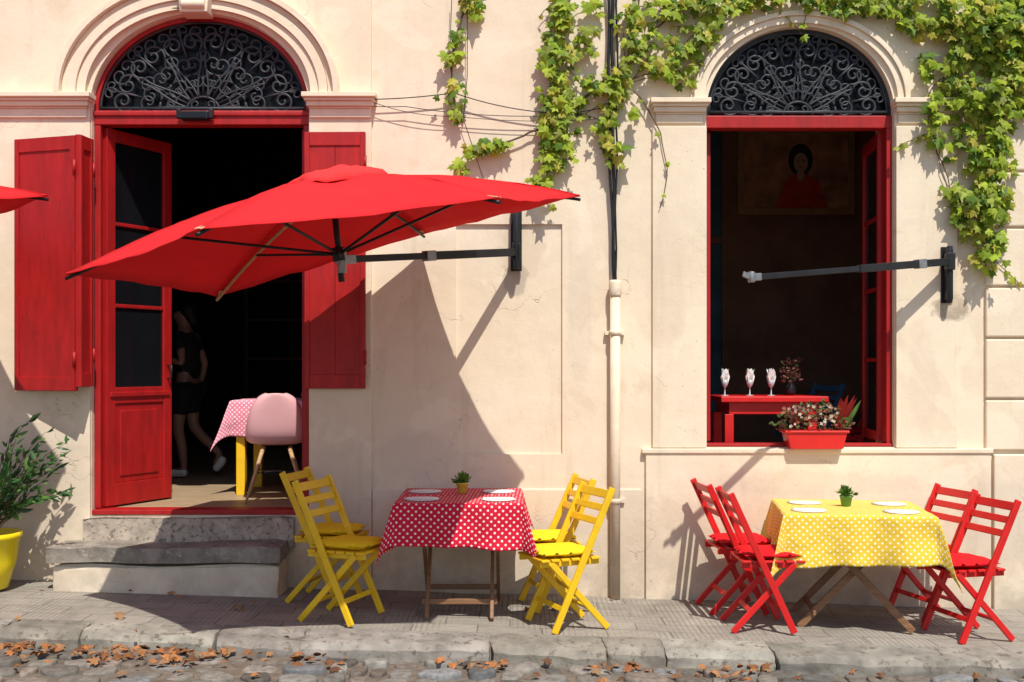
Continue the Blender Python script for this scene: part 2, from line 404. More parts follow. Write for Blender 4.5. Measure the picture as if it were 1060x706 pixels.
# ------------------------------------------------------------------ building
bld=empty('building','cream plastered old corner cafe building with arched doorway and window','building')
def arcpts(cx,a,b,vs,n=40,rev=False):
    p=[(fx(cx)+a/S*math.cos(math.pi*i/n), fz(vs)+b/S*math.sin(math.pi*i/n)) for i in range(n+1)]
    return p[::-1] if rev else p
dL,dR,dB,dS=95,320,533,113; dc=(dL+dR)/2; da=(dR-dL)/2; db=98
wL,wR,wB,wS=731,926,463,117; wc=(wL+wR)/2; wa=(wR-wL)/2; wb=90
hole_d=[(fx(dL),fz(dB)),(fx(dR),fz(dB))]+arcpts(dc,da,db,dS)
hole_w=[(fx(wL),fz(wB)),(fx(wR),fz(wB))]+arcpts(wc,wa,wb,wS)
panel=[(fx(472),fz(470)),(fx(582),fz(470)),(fx(582),fz(232)),(fx(472),fz(232))]
TOP=5.6
mb=MB()
mb.plate([(-9,-.6),(9,-.6),(9,TOP),(-9,TOP)],[hole_d,hole_w,panel],0,.42)
mb.b2(panel[0][0]-.05,panel[1][0]+.05,.022,.2,panel[0][1]-.05,panel[2][1]+.05)
wall=make('wall',mb,M_wall,bld); 
mb=MB()
mb.plate([(-8.9,-.5),(fx(385),-.5),(fx(385),TOP-.02),(-8.9,TOP-.02)],[[(fx(dL-.4),-.6+.2),(fx(dR+.4),-.6+.2),(fx(dR+.4),fz(dS))]+arcpts(dc,da+.4,db+.4,dS)[1:-1]+[(fx(dL-.4),fz(dS))]],-.028,.01)
make('door_surround',mb,M_wall,bld,bevel=.006)
mb=MB(); mb.b2(fx(385)+.003,fx(664),-.016,.01,-.4,fz(506)); make('plinth',mb,M_wall,bld,bevel=.008)
mb=MB(); mb.b2(fx(668),fx(1024),-.03,.01,-.5,fz(467)); mb.b2(fx(664),fx(1026),-.042,.01,fz(469),fz(464)); make('plinth',mb,M_wall,bld,bevel=.006)
for a,b in ((675,731),(926.5,990)):
    mb=MB(); mb.b2(fx(a),fx(b),-.026,.01,fz(463.5),fz(131)); make('pilaster',mb,M_wall,bld,bevel=.006)
mb=MB()
ys=[-10,60,120,178,236,297,350,413,467]
for i in range(len(ys)-1): mb.b2(fx(1019),9,-.032,.01,fz(ys[i+1])+.009,fz(ys[i])-.009)
mb.b2(fx(1027),9,-.034,.01,-.6,fz(467)-.02)
make('quoin_blocks',mb,M_wall,bld,bevel=.01)
def impost(x0,x1,v0,y0=0):
    mb=MB()
    for a,b,p in ((0,5,.10),(5,8,.075),(8,13,.055),(13,15,.03),(15,24,.022)):
        mb.b2(fx(x0)-(p-.02)*.6,fx(x1)+(p-.02)*.6,y0-p,.012,fz(v0+b)+.0005,fz(v0+a)-.0005)
    make('cornice',mb,M_trim,bld,bevel=.004)
impost(-160,92,99,-.028); impost(322,384,99,-.028); impost(679,727,104); impost(929,985,104)
def ring(cx,vs,a0,b0,a1,b1,y0,name='arch_moulding',m=None,y1=.012,n=48,par=None):
    mb=MB(); mb.plate(arcpts(cx,a1,b1,vs,n)+arcpts(cx,a0,b0,vs,n,True),[],y0,y1); return make(name,mb,m or M_trim,par or bld,bevel=.004,smooth=35)
for a,b,p in ((3,12,.045),(12.3,21,.065),(21.3,27,.05),(27.3,33,.095)):
    ring(dc,98.8,da+a,db-14+a*.97,da+b,db-14+b*.97,-.028-p)
for a,b,p in ((2,9,.03),(9.3,14,.05)):
    ring(wc,103.8,wa+a,wb-13+a,wa+b,wb-13+b,-p)
mb=MB()
mb.plate([(fx(193),fz(20)),(fx(221),fz(20)),(fx(225),fz(-22)),(fx(189),fz(-22))],[],-.17,0)
for k,(v,rr) in enumerate(((2,.05),(12,.035))):
    mb.tube([(fx(195),-.17,fz(v)),(fx(219),-.17,fz(v))],rr,12)
make('keystone',mb,M_trim,bld,bevel=.008,smooth=40)

# fanlights
def scroll(mb,c,st,turns,sgn,r,shr=.86,y=.07):
    d=Vector((st[0]-c[0],st[1]-c[1])); R0=d.length; a0=math.atan2(d.y,d.x); n=int(24*turns)
    mb.tube([(c[0]+R0*(1-shr*(i/n)**.85)*math.cos(a0+sgn*2*math.pi*turns*i/n),y,c[1]+R0*(1-shr*(i/n)**.85)*math.sin(a0+sgn*2*math.pi*turns*i/n)) for i in range(n+1)],r,6)
def fanlight(cx,a,b,vs,nr):
    x0=fx(cx); z0=fz(vs); A=a/S; B=b/S
    P=lambda rho,th:(x0+A*rho*math.cos(th),z0+B*rho*math.sin(th))
    mb=MB(); mb.plate(arcpts(cx,a-1,b-1,vs,40),[],.12,.135)
    gl=make('fanlight',mb,M_dkglass,bld)
    mb=MB(); y=.07
    t3=lambda q:(q[0],y,q[1])
    mb.tube([t3(P(.985,math.pi*i/40)) for i in range(41)],.010,6)
    mb.tube([(x0-A*.97,y,z0+.02),(x0+A*.97,y,z0+.02)],.013,6)
    mb.tube([t3(P(.16,math.pi*i/20)) for i in range(21)],.010,6)
    dt=math.pi/nr
    for k in range(nr):
        th=math.pi*(k+.5)/nr
        for sg in (-1,1):
            pts=[]
            for i in range(13):
                t=i/12; pts.append(t3(P(.16+.52*t,th+sg*dt*(.04+.40*math.sin(math.pi*t*.60)**1.4))))
            mb.tube(pts,.009,6)
            e=P(.68,th+sg*dt*(.04+.40*math.sin(math.pi*.6)**1.4))
            scroll(mb,P(.775,th+sg*dt*.22),e,1.5,sg*-1 if sg>0 else 1,.010)
            scroll(mb,P(.53,th+sg*dt*.14),P(.42,th+sg*dt*.03),1.4,-sg,.008)
            scroll(mb,P(.33,th+sg*dt*.14),P(.42,th+sg*dt*.03),1.2,sg,.007)
            scroll(mb,P(.915,th+sg*dt*.10),P(.85,th+sg*dt*.01),1.1,sg,.007)
        mb.tube([t3(P(.60,th)),t3(P(.72,th)),t3(P(.97,th))],[.004,.010,.006],6)
    for k in range(1,nr):
        th=math.pi*k/nr
        for sg in (-1,1):
            scroll(mb,P(.885,th+sg*dt*.13),P(.80,th),1.2,-sg,.008)
            scroll(mb,P(.60,th+sg*dt*.05),P(.67,th),1.1,sg,.006)
        mb.tube([t3(P(.16,th)),t3(P(.34,th)),t3(P(.52,th))],[.008,.006,.003],5)
    for sg in (-1,1): scroll(mb,(x0+sg*A*.07,z0+B*.075),(x0+sg*A*.01,z0+.03),1.2,sg,.007)
    make('grille',mb,M_iron,gl)
    return gl
fd=fanlight(dc,da-4,db-4,dS,6)
fw=fanlight(wc,wa-3,wb-3,wS,6)
ring(dc,dS,da-4.5,db-4.5,da-.3,db-.3,.04,'arch_trim',M_red,.14)
ring(wc,wS,wa-4,wb-4,wa-.3,wb-.3,.07,'arch_trim',M_iron,.14)

mb=MB()
mb.b2(fx(dL)+.002,fx(dR)-.002,.035,.15,fz(128),fz(113)); mb.b2(fx(dL)+.002,fx(dR)-.002,.02,.0345,fz(119),fz(114.5))
mb.b2(fx(dL)+.002,fx(102),.04,.16,fz(527),fz(128)-.001); mb.b2(fx(313),fx(dR)-.002,.04,.16,fz(527),fz(128)-.001)
mb.b2(fx(dL)+.002,fx(dR)-.002,-.01,.15,fz(532.8),fz(527.5))
make('door_frame',mb,M_red,bld,bevel=.006)
def leaf_door(name,w,H,zb,glz,hinge,ang,rows):
    mb=MB(); t=.045; st=.085 if zb else .05
    def q(x0,x1,z0,z1,dy=t): mb.b2(x0,x1,-dy/2,dy/2,z0,z1)
    q(0,st,0,H); q(w-st,w,0,H); q(st,w-st,H-.09,H,t-.004); q(st,w-st,0,.16 if zb else .06,t-.004); q(st,w-st,glz-.12 if zb else glz-.02,glz,t-.004)
    for i in range(1,rows):
        z=glz+(H-.09-glz)*i/rows; q(st,w-st,z-.014,z+.014,t-.012)
    if zb:
        q(st,w-st,.16,glz-.12,.02); q(st+.05,w-st-.05,.21,glz-.17,.038)
        mb.b2(.03,w-.03,-.035,.035,glz-.07,glz-.035)
    o=make(name,mb,M_red,bld,bevel=.005,loc=hinge); o.rotation_euler=(0,0,ang)
    mb=MB(); mb.b2(st,w-st,-.003,.003,glz,H-.09); make('glass',mb,M_glass,o)
    mb=MB(); hx=w-.045
    mb.tube([(hx,-.02,glz+.06),(hx,-.06,glz+.06),(hx,-.06,glz+.16),(hx,-.02,glz+.16)],.008,8); make('handle',mb,M_blk,o)
    return o
leaf_door('door',.66,fz(129)-.59,True,.86,(fx(102)+.01,.09,.588),math.radians(64),3)
leaf_door('door',.66,fz(129)-.59,True,.86,(fx(313)-.01,.15,.588),math.radians(86),3)
mb=MB()
mb.b2(fx(wL)+.002,fx(wR)-.002,.05,.16,fz(131),fz(118)); 
mb.b2(fx(wL)+.002,fx(733.5),.07,.16,fz(460),fz(131)-.001); mb.b2(fx(920),fx(wR)-.002,.05,.16,fz(460),fz(131)-.001)
mb.b2(fx(wL)+.002,fx(wR)-.002,.03,.16,fz(wB)+.002,fz(459.5))
make('window_frame',mb,M_red,bld,bevel=.005)
leaf_door('window',.56,fz(132)-fz(458),False,.07,(fx(920)-.005,.16,fz(458)),math.radians(84),4)
leaf_door('window',.56,fz(132)-fz(458),False,.07,(fx(733.5)+.02,.16,fz(458)),math.radians(93),4)
def shutter(p0,p1,z0,z1,t=.035,planks=2):
    p0=Vector(p0);p1=Vector(p1); w=(p1-p0).length; a=math.atan2(p1.y-p0.y,p1.x-p0.x)
    mb=MB(); H=z1-z0
    for i in range(planks):
        mb.b2(i*w/planks+.001,(i+1)*w/planks-.001,-t/2,t/2,0,H)
    for z in (.05,H-.05): mb.b2(.036,w-.036,-t/2-.010,-t/2+.001,z-.048,z+.048)
    mb.b2(.0,.035,-t/2-.012,-t/2+.0012,0.002,H-.002); mb.b2(w-.035,w,-t/2-.012,-t/2+.0012,0.002,H-.002)
    o=make('shutter',mb,M_red,bld,bevel=.003,loc=(p0.x,p0.y,z0)); o.rotation_euler=(0,0,a)
    for z in (.22,H-.22):
        mb=MB(); mb.tube([(w,-t/2-.01,z-.05),(w,-t/2-.01,z+.05)],.011,8)
        make('hinge',mb,M_red,o)
shutter((-3.50,-.075),(-3.02,-.225),fz(404),fz(147),planks=1)
shutter((-3.012,-.235),(fx(95)+.01,-.06),fz(400),fz(146),planks=1)
shutter((-1.465,-.065),(-1.035,-.075),fz(402),fz(139))

# interior
mb=MB(); mb.b2(-8.6,.25,.02,7,.30,.575); mb.b2(.4,8.6,.43,7,.30,.575); make('interior_floor',mb,M_floor,bld)
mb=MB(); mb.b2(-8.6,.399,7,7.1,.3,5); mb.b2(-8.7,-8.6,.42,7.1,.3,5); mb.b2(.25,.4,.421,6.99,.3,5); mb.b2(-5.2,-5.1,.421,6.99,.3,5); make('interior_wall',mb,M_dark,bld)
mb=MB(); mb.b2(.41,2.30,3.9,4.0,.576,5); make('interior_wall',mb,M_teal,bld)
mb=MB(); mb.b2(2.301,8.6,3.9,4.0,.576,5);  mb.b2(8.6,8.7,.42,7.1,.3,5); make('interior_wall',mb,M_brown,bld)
mb=MB(); mb.b2(2.22,2.38,3.86,3.899,.577,4.99); mb.b2(2.381,5,3.875,3.899,1.75,1.82); mb.b2(.5,2.219,3.875,3.899,2.9,2.97); make('interior_trim',mb,M_brown,bld)
mb=MB(); mb.b2(-8.7,8.7,.421,7.1,5.01,5.1); make('ceiling',mb,M_dimw,bld)
mb=MB(); mb.b2(-9,9,0,7.3,TOP+.002,TOP+.15); make('roof',mb,M_dark,bld)

# stone steps
st=empty('stone_steps','two worn grey stone steps rising to the red door','steps',(fx(200),0,0))
def rough_box(x0,x1,y0,y1,z0,z1,amp=.012):
    mb=MB()
    bmesh.ops.create_cube(mb.bm,size=1)
    bmesh.ops.subdivide_edges(mb.bm,edges=mb.bm.edges[:],cuts=17,use_grid_fill=True)
    for v in mb.bm.verts:
        q=v.co.copy(); e=[abs(c)>.49 for c in q]; P=Vector(((x0+x1)/2+q.x*(x1-x0),(y0+y1)/2+q.y*(y1-y0),(z0+z1)/2+q.z*(z1-z0)))
        nn=noise.noise_vector(P*2.5)*amp+noise.noise_vector(P*9)*amp*.5+noise.noise_vector(P*31)*amp*.3
        if sum(e)>=2: P+=Vector((-(1 if q.x>0 else -1)*.010*e[0],-(1 if q.y>0 else -1)*.014*e[1],-(1 if q.z>0 else -1)*.012*e[2]))
        if q.z>.49: P.z-=.014*math.exp(-(q.x/.25)**2)
        v.co=P+nn
    return mb
ox=fx(200)
make('step',rough_box(fx(89)-ox,fx(306)-ox,-.075,.0,.3,fz(534),.008),M_stone,st,smooth=60)
o=make('step',rough_box(fx(70)-ox,fx(301)-ox,-.40,-.03,.262,.375,.010),M_slab,st,smooth=60); o['label']='thick overhanging dark stone slab'
make('riser',rough_box(fx(76)-ox,fx(299)-ox,-.372,-.031,-.15,.252,.008),M_wall,st,smooth=60)

# drainpipe + cables
zb=zg(.73)
dp=empty('drainpipe','cream painted drainpipe clamped to the plaster wall','pipe',(fx(636),-.06,zb))
mb=MB(); mb.tube([(0,0,0),(0,0,fz(298)-zb)],.036,16); make('pipe',mb,M_wall,dp)
mb=MB(); mb.lathe([(.038,0),(.044,.02),(.044,.10),(.038,.12)],(0,0,fz(308)-zb)); make('collar',mb,M_trim,dp)
for v in (347,520):
    mb=MB(); mb.lathe([(.038,0),(.044,.004),(.044,.03),(.038,.034)],(0,0,fz(v)-zb)); mb.b2(-.07,.07,.020,.05,fz(v)-zb+.002,fz(v)-zb+.03); make('clamp',mb,M_wall,dp)
mb=MB()
for i,(u0,w) in enumerate(((629,.011),(633,.012),(638,.008))):
    mb.tube([(fx(u0)+.006*math.sin(k*1.3+i*2)+ (fx(636)-fx(u0))*(k/24)**4, -.05-.004*math.sin(k+i), TOP-(TOP-fz(300))*k/24) for k in range(25)],w,6)
o=make('cable_bundle',mb,M_blk); tag(o,'black cables running down the wall into the drainpipe','cable')
def wire(pts,lab,r=.004,sag=.0):
    mb=MB(); P=[]
    for i in range(len(pts)-1):
        a,b=pts[i],pts[i+1]
        for k in range(8):
            t=k/8; P.append((fx(a[0]+(b[0]-a[0])*t),-.055,fz(a[1]+(b[1]-a[1])*t+sag*4*t*(1-t))))
    P.append((fx(pts[-1][0]),-.055,fz(pts[-1][1])))
    mb.tube(P,r,5); o=make('wire',mb,M_blk); tag(o,lab,'wire',group='thin wires strung across the facade')
wire([(322,97),(345,104),(470,98),(562,118),(628,112)],'thin black wire sagging across the cream wall',.004,3)
wire([(330,104),(420,112),(558,122),(600,120)],'thin black wire sagging across the cream wall',.003,3)
wire([(0,103),(40,100),(92,96)],'thin black wire along the cornice',.004,1)
wire([(388,108),(470,122),(628,124)],'thin black wire sagging across the cream wall',.0025,4)
wire([(468,0),(466,60),(471,120)],'thin black wire hanging down the cream wall',.003,0)
wire([(484,0),(484,80),(480,125),(500,185)],'thin black wire hanging down the cream wall',.003,0)

fl=empty('floodlight','small black floodlight above the open door','lamp',(fx(203),-.02,fz(121)))
mb=MB(); mb.b2(-.10,.10,-.05,.04,-.028,.03); mb.b2(-.13,-.098,-.03,.02,-.02,.05); mb.b2(.098,.13,-.03,.02,-.02,.05); make('lamp_housing',mb,M_blk,fl,bevel=.008)
mb=MB(); mb.b2(-.085,.085,-.054,-.0505,-.02,.022); make('lamp_glass',mb,M_glass,fl)

# ------------------------------------------------------------------ umbrella
def umbrella(off,label,mount,rotz=0):
    e=empty('patio_umbrella',label,'umbrella',off,rotz,group='red umbrellas held on wall arms')
    C=[(.42,-1.11,2.655),(-.62,-.08,2.545),(-2.01,-.37,2.08),(-2.50,-1.73,2.12),(-1.48,-2.74,2.25),(-.06,-2.47,2.44)]
    C=[Vector(c) for c in C]; Ap=Vector((-1.06,-1.42,2.715))
    mb=MB(); nt_,ns=12,12
    for i in range(6):
        a,b=C[i],C[(i+1)%6]; g=[]
        for t in range(nt_+1):
            row=[]
            for s in range(ns+1):
                tt=t/nt_; ss=s/ns; m=4*ss*(1-ss)
                te=tt*(1-.055*m*tt)
                p=Ap.lerp(a.lerp(b,ss),te); p.z+=.060*math.sin(math.pi*tt)*(1-.75*m) -.03*m*tt
                p.z+=.012*noise.noise(Vector((p.x*4,p.y*4,i)))+.006*m*math.sin(ss*22+tt*5)*tt
                row.append(mb.bm.verts.new(p))
            g.append(row)
        for t in range(nt_):
            for s in range(ns):
                mb.bm.faces.new((g[t][s],g[t+1][s],g[t+1][s+1],g[t][s+1]))
    bmesh.ops.remove_doubles(mb.bm,verts=mb.bm.verts,dist=.0005)
    bmesh.ops.dissolve_degenerate(mb.bm,edges=mb.bm.edges,dist=.0001)
    can=make('canopy',mb,M_can,e,smooth=26)
    so=can.modifiers.new('th','SOLIDIFY'); so.thickness=.004
    mb=MB(); top=mb.bm.verts.new(Ap+Vector((.03,0,.060)))
    rings=[]
    for f_,h_ in ((.07,.062),(.14,.075),(.20,.06),(.235,.02)):
        rr=[]
        for i in range(6):
            for s in range(6):
                a,b=C[i],C[(i+1)%6]; ss=s/6; m=4*ss*(1-ss)
                d=(a.lerp(b,ss)-Ap); p=Ap+d*f_*(1-.12*m); p.z+=h_+.045*noise.noise(Vector((p.x*8,p.y*8,3)))*(.4+f_*3); rr.append(mb.bm.verts.new(p))
        rings.append(rr)
    for i in range(36):
        j=(i+1)%36
        mb.bm.faces.new((top,rings[0][i],rings[0][j]))
        for q in range(3): mb.bm.faces.new((rings[q][i],rings[q+1][i],rings[q+1][j],rings[q][j]))
    cp=make('vent_cap',mb,M_cap,e,smooth=60); so=cp.modifiers.new('th','SOLIDIFY'); so.thickness=.004
    tip=Vector((-1.0,-1.42,2.10)); ax=(Ap-tip).normalized()
    mb=MB(); mb.tube([tip,Ap-Vector((0,0,.02))],.019,12); make('pole',mb,M_blk,e)
    hub=tip.lerp(Ap,.26)
    mb=MB(); mb.tube([hub-ax*.04,hub+ax*.04],.04,12); make('hub',mb,M_blk,e)
    mb=MB(); mb.tube([Ap-ax*.10,Ap-ax*.05],.04,12); make('hub',mb,M_blk,e)
    for i,c in enumerate(C):
        st_=Ap-ax*.06; en=c-Vector((0,0,.012)); P=[]
        for k in range(9):
            t=k/8; p=st_.lerp(en,t); p.z+=.052*math.sin(math.pi*t); P.append(p-Vector((0,0,.016)))
        mb=MB(); mb.tube(P,.010,6); rb=make('rib',mb,M_tan if i==2 else M_blk,e)
        if i==2: rb['label']='pale wooden umbrella rib'
        mb=MB(); mb.tube([hub,P[5]],.009,6); make('strut',mb,M_blk,e)
        mb=MB(); d=(Ap-c).normalized(); q=c+d*.035+Vector((0,0,-.002)); mb.beam(q-d*.025,q+d*.05,.04,.008,(0,0,1)); make('corner_pocket',mb,M_can if i in(0,3) else M_pink,e,bevel=.003)
    A=Vector(mount); B=Vector((-1.0,-1.42,2.23))
    A1=A+Vector((0,-.07,.0)); mid=A1.lerp(B,.55)
    mb=MB(); mb.beam(A1,mid,.045,.055,(0,0,1)); mb.beam(mid,B,.035,.042,(0,0,1)); 
    make('arm',mb,M_blk,e,bevel=.005)
    d=(B-A1).normalized()
    mb=MB(); mb.beam(A1.lerp(B,.52),A1.lerp(B,.57),.054,.066,(0,0,1)); make('clamp',mb,M_steel,e,bevel=.004)
    mb=MB(); mb.beam(B-d*.10,B+d*.03,.045,.055,(0,0,1)); mb.tube([B-Vector((0,0,.08)),B+Vector((0,0,.07))],.028,12); make('clamp',mb,M_steel,e,bevel=.004)
    mb=MB(); x,y,z=A; mb.b2(x-.04,x+.04,-.037,-.001,z-.13,z+.30); mb.b2(x-.022,x+.022,-.10,-.03,z-.10,z+.27); mb.tube([(x,-.085,z-.12),(x,-.085,z+.29)],.02,10)
    mb.beam(A1+Vector((0,0,-.06)),A1+Vector((0,0,.06)),.06,.06,(0,1,0)); make('wall_bracket',mb,M_blk,e,bevel=.004)
    return e
umbrella((0,0,0),'wide red hexagonal umbrella tilted on a black wall arm',(.03,0,2.41))
umbrella((-3.27,0,0),'red umbrella with its edge reaching past the shutter',(-1.0,0,2.41))
ba=empty('umbrella_arm','bare black wall arm for an umbrella beside the window','arm',(fx(978),0,fz(285)))
A=Vector((0,-.09,.09)); B=Vector((-1.60,-1.10,-.10))
mid=A.lerp(B,.5)
mb=MB(); mb.beam(A,mid,.042,.052,(0,0,1)); mb.beam(mid,B,.030,.038,(0,0,1)); make('arm',mb,M_blk,ba,bevel=.005)
d=(B-A).normalized()
mb=MB(); mb.beam(A+d*.28,A+d*.36,.054,.064,(0,0,1)); make('clamp',mb,M_steel,ba,bevel=.004)
mb=MB(); mb.beam(B-d*.05,B+d*.03,.038,.046,(0,0,1)); mb.tube([B+d*.02-Vector((0,0,.03)),B+d*.02+Vector((0,0,.035))],.022,10); mb.beam(B+d*.02,B+d*.09+Vector((0,0,.025)),.014,.035,(0,0,1)); make('clamp',mb,M_steel,ba,bevel=.004)
mb=MB(); mb.b2(-.04,.04,-.037,-.0265,-.20,.20); mb.b2(-.022,.022,-.10,-.03,-.18,.18); mb.tube([(0,-.088,-.2),(0,-.088,.2)],.02,10); mb.beam(A+Vector((0,0,-.06)),A+Vector((0,0,.06)),.06,.06,(0,1,0)); make('wall_bracket',mb,M_blk,ba,bevel=.004)

# ------------------------------------------------------------------ chairs
def chair(paint,cush,label,group,loc,rot):
    e=empty('folding_chair',label,'chair',loc,rot,group=group)
    W=.20
    top=Vector((-.225,0,.87)); ff=Vector((.175,0,.0)); sf=Vector((.185,0,.425)); rf=Vector((-.205,0,.0))
    for s in (-1,1):
        mb=MB(); mb.beam(top+Vector((0,s*W,0)),ff+Vector((0,s*W,0)),.042,.022); make('leg',mb,paint,e,bevel=.005)
        mb=MB(); mb.beam(sf+Vector((0,s*(W-.028),0)),rf+Vector((0,s*(W-.028),0)),.038,.022); make('leg',mb,paint,e,bevel=.005)
    mb=MB(); dd=(ff-top).normalized()
    for t,h in ((.035,.055),(.125,.045),(.215,.045)):
        p=top+dd*(t+.01); mb.beam(p+Vector((0,-W+.012,0)),p+Vector((0,W-.012,0)),.014,h,dd)
    make('backrest',mb,paint,e,bevel=.004)
    mb=MB()
    for i in range(6):
        x=-.145+i*.068; mb.b2(x,x+.055,-W+.014,W-.014,.432,.448)
    for s in (-1,1): mb.b2(-.15,.25,s*(W-.045)-.011,s*(W-.045)+.011,.400,.4325)
    make('seat',mb,paint,e,bevel=.004)
    for a,b,t,w_ in ((ff,top,.16,W),(rf,sf,.30,W-.03)):
        mb=MB(); p=a.lerp(b,t); mb.beam(p+Vector((0,-w_,0)),p+Vector((0,w_,0)),.016,.032,(b-a)); make('crossbar',mb,paint,e,bevel=.003)
    if cush:
        mb=MB(); n=12; cx=.055; hw=.195; hd=.185
        def pil(sg):
            g=[]
            for i in range(n+1):
                row=[]
                for j in range(n+1):
                    a=2*i/n-1; b=2*j/n-1; f=(1-a**4)*(1-b**4)
                    pin=1-.06*(abs(a*b))
                    row.append(mb.bm.verts.new((cx+a*hw*pin*(1-.02*b*b),b*hd*pin,.476+sg*.026*f**.6+.008*noise.noise(Vector((a*2,b*2,sg))))))
                g.append(row)
            for i in range(n):
                for j in range(n): mb.bm.faces.new((g[i][j],g[i+1][j],g[i+1][j+1],g[i][j+1]))
        pil(1); pil(-1); bmesh.ops.remove_doubles(mb.bm,verts=mb.bm.verts,dist=.0009)
        make('cushion',mb,cush,e,smooth=70)
    return e
yc=chair(M_yel,M_cush_y,'yellow slatted folding chair with yellow cushion facing the red table','yellow folding chairs at the red cloth table',(-1.07,-.93,zg(-1.1)+.008),math.radians(-21))
clone(yc,(-1.27,-.38,zg(-1.25)+.008),math.radians(-13),'yellow slatted folding chair against the wall by the steps')
clone(yc,(.34,-.94,zg(.36)+.008),math.radians(180+23),'yellow slatted folding chair with yellow cushion beside the drainpipe')
clone(yc,(.28,-.39,zg(.26)+.008),math.radians(180+14),'yellow slatted folding chair tucked between table and wall')
rc=chair(M_red2,M_cush_r,'red slatted folding chair with red cushion facing the yellow table','red folding chairs at the yellow cloth table',(1.58,-.83,zg(1.5)+.008),math.radians(1))
clone(rc,(1.51,-.33,zg(1.43)+.008),math.radians(6),'red slatted folding chair close to the wall')
clone(rc,(2.88,-.90,zg(2.9)+.008),math.radians(180+13),'red slatted folding chair with red cushion at the table end')
clone(rc,(2.84,-.35,zg(2.8)+.008),math.radians(180+15),'red slatted folding chair close to the wall behind the table')

# ------------------------------------------------------------------ tables
def table(label,loc,rot,hx,hy,axis,wood):
    e=empty('folding_table',label,'table',loc,rot,group='folding wooden cafe tables')
    mb=MB(); mb.b2(-hx,hx,-hy,hy,.725,.748); make('tabletop',mb,wood,e,bevel=.004)
    Z=.72
    def pt(a,b,z): return (a,b,z) if axis=='x' else (b,a,z)
    H=hx if axis=='x' else hy; K=(hy if axis=='x' else hx)
    sd=(0,1,0) if axis=='x' else (1,0,0)
    s1=K*.62; s2=s1-.035
    for s in (-1,1):
        mb=MB(); mb.beam(pt(-H*.72,s*s1,Z),pt(H*.78,s*s1,0),.045,.024,sd); make('leg',mb,wood,e,bevel=.004)
        mb=MB(); mb.beam(pt(H*.72,s*s2,Z),pt(-H*.78,s*s2,0),.045,.024,sd); make('leg',mb,wood,e,bevel=.004)
    for k in (-1,1):
        mb=MB(); zz=.10; a=k*H*.57; mb.beam(pt(a,-s1,zz),pt(a,s1,zz),.02,.035,(0,0,1)); make('crossbar',mb,wood,e,bevel=.003)
    return e
def cloth(name,label,loc,rot,hx,hy,hang,m,zt=.752,seed=0,n=96,sk=(0,0),sky=0):
    mb=MB(); g=[]
    U=hx+hang; V=hy+hang
    for i in range(n+1):
        row=[]
        for j in range(n+1):
            u0=-U+2*U*i/n; v0=-V+2*V*j/n
            u=u0+sk[0]+.05*sk[1]*v0; v=v0-.05*sk[1]*u0+sky
            du=max(0,abs(u)-hx); dv=max(0,abs(v)-hy); r_=math.hypot(du,dv)
            su=1 if u>0 else -1; sv=1 if v>0 else -1
            x=max(-hx,min(hx,u)); y=max(-hy,min(hy,v)); z=zt+.003*abs(noise.noise(Vector((u*6,v*6,seed))))
            z+=.003*math.exp(-(u/.012)**2)+.003*math.exp(-(v/.012)**2)
            if r_>0:
                th=math.atan2(dv,du); c,s=math.cos(th),math.sin(th); k=min(1.3,r_/hang)
                s2=math.sin(2*th) if du>0 and dv>0 else 0
                q=(v if du>dv else u)
                wav=.024*k*math.sin(q*15+seed+1.5*math.sin(q*5))+.03*k*noise.noise(Vector((u*4,v*4,seed)))
                wav*=(1-.6*s2)
                e=r_*.26*max(0,s2)**1.3
                ro=min(r_,.012)
                x+=su*(ro*c+e*.85+(r_*.07+wav)*c); y+=sv*(ro*s+e*.85+(r_*.07+wav)*s)
                z-=max(0,r_-.006)*(.97-.02*s2)+.010*k*noise.noise(Vector((u*5,v*5,seed+4)))
            row.append((mb.bm.verts.new((x,y,z)),u0,v0))
        g.append(row)
    for i in range(n):
        for j in range(n):
            q=(g[i][j],g[i+1][j],g[i+1][j+1],g[i][j+1]); f=mb.bm.faces.new([a[0] for a in q]); f.smooth=True
            for lp,a in zip(f.loops,q): lp[mb.uv].uv=(a[1],a[2])
    o=make(name,mb,m,recalc=False,loc=loc); o.rotation_euler=(0,0,rot)
    so=o.modifiers.new('th','SOLIDIFY'); so.thickness=.002
    tag(o,label,'tablecloth'); return o
T1=Vector((-.335,-.575,zg(-.335)+.006)); T2=Vector((2.23,-.60,zg(2.17)+.006)); r2=math.radians(-8)
table('dark wooden folding table under a red dotted cloth',T1,0,.39,.42,'y',M_wood)
cloth('tablecloth','red tablecloth with white polka dots draped over the table',T1,0,.395,.425,.27,M_d_red,seed=3,sk=(-.035,.7),sky=-.02)
table('brown wooden folding table with crossed legs under a yellow cloth',T2,r2,.45,.40,'x',M_wood)
cloth('tablecloth','yellow tablecloth with white dots draped over the table',T2,r2,.455,.405,.31,M_d_yel,seed=8,sk=(.02,-.8),sky=-.02)
def place_setting(P,label,g,a):
    e=empty('dinner_plate',label,'plate',P,a,group=g)
    mb=MB(); mb.lathe([(.085,.0),(.112,.002),(.114,.005),(.080,.0035),(.001,.003)],n=32); make('plate_dish',mb,M_white,e)
    nk=MB(); nk.b2(-.050,.050,-.095,.095,.0,.0025); o=make('napkin',nk,M_napk,bevel=.001,loc=Vector(P)+Vector((0,0,.0054))); o.rotation_euler=(0,0,a)
    tag(o,'folded white napkin lying on a plate','napkin',group='white napkins on the plates')
    return e
rm=Matrix.Rotation(r2,3,'Z')
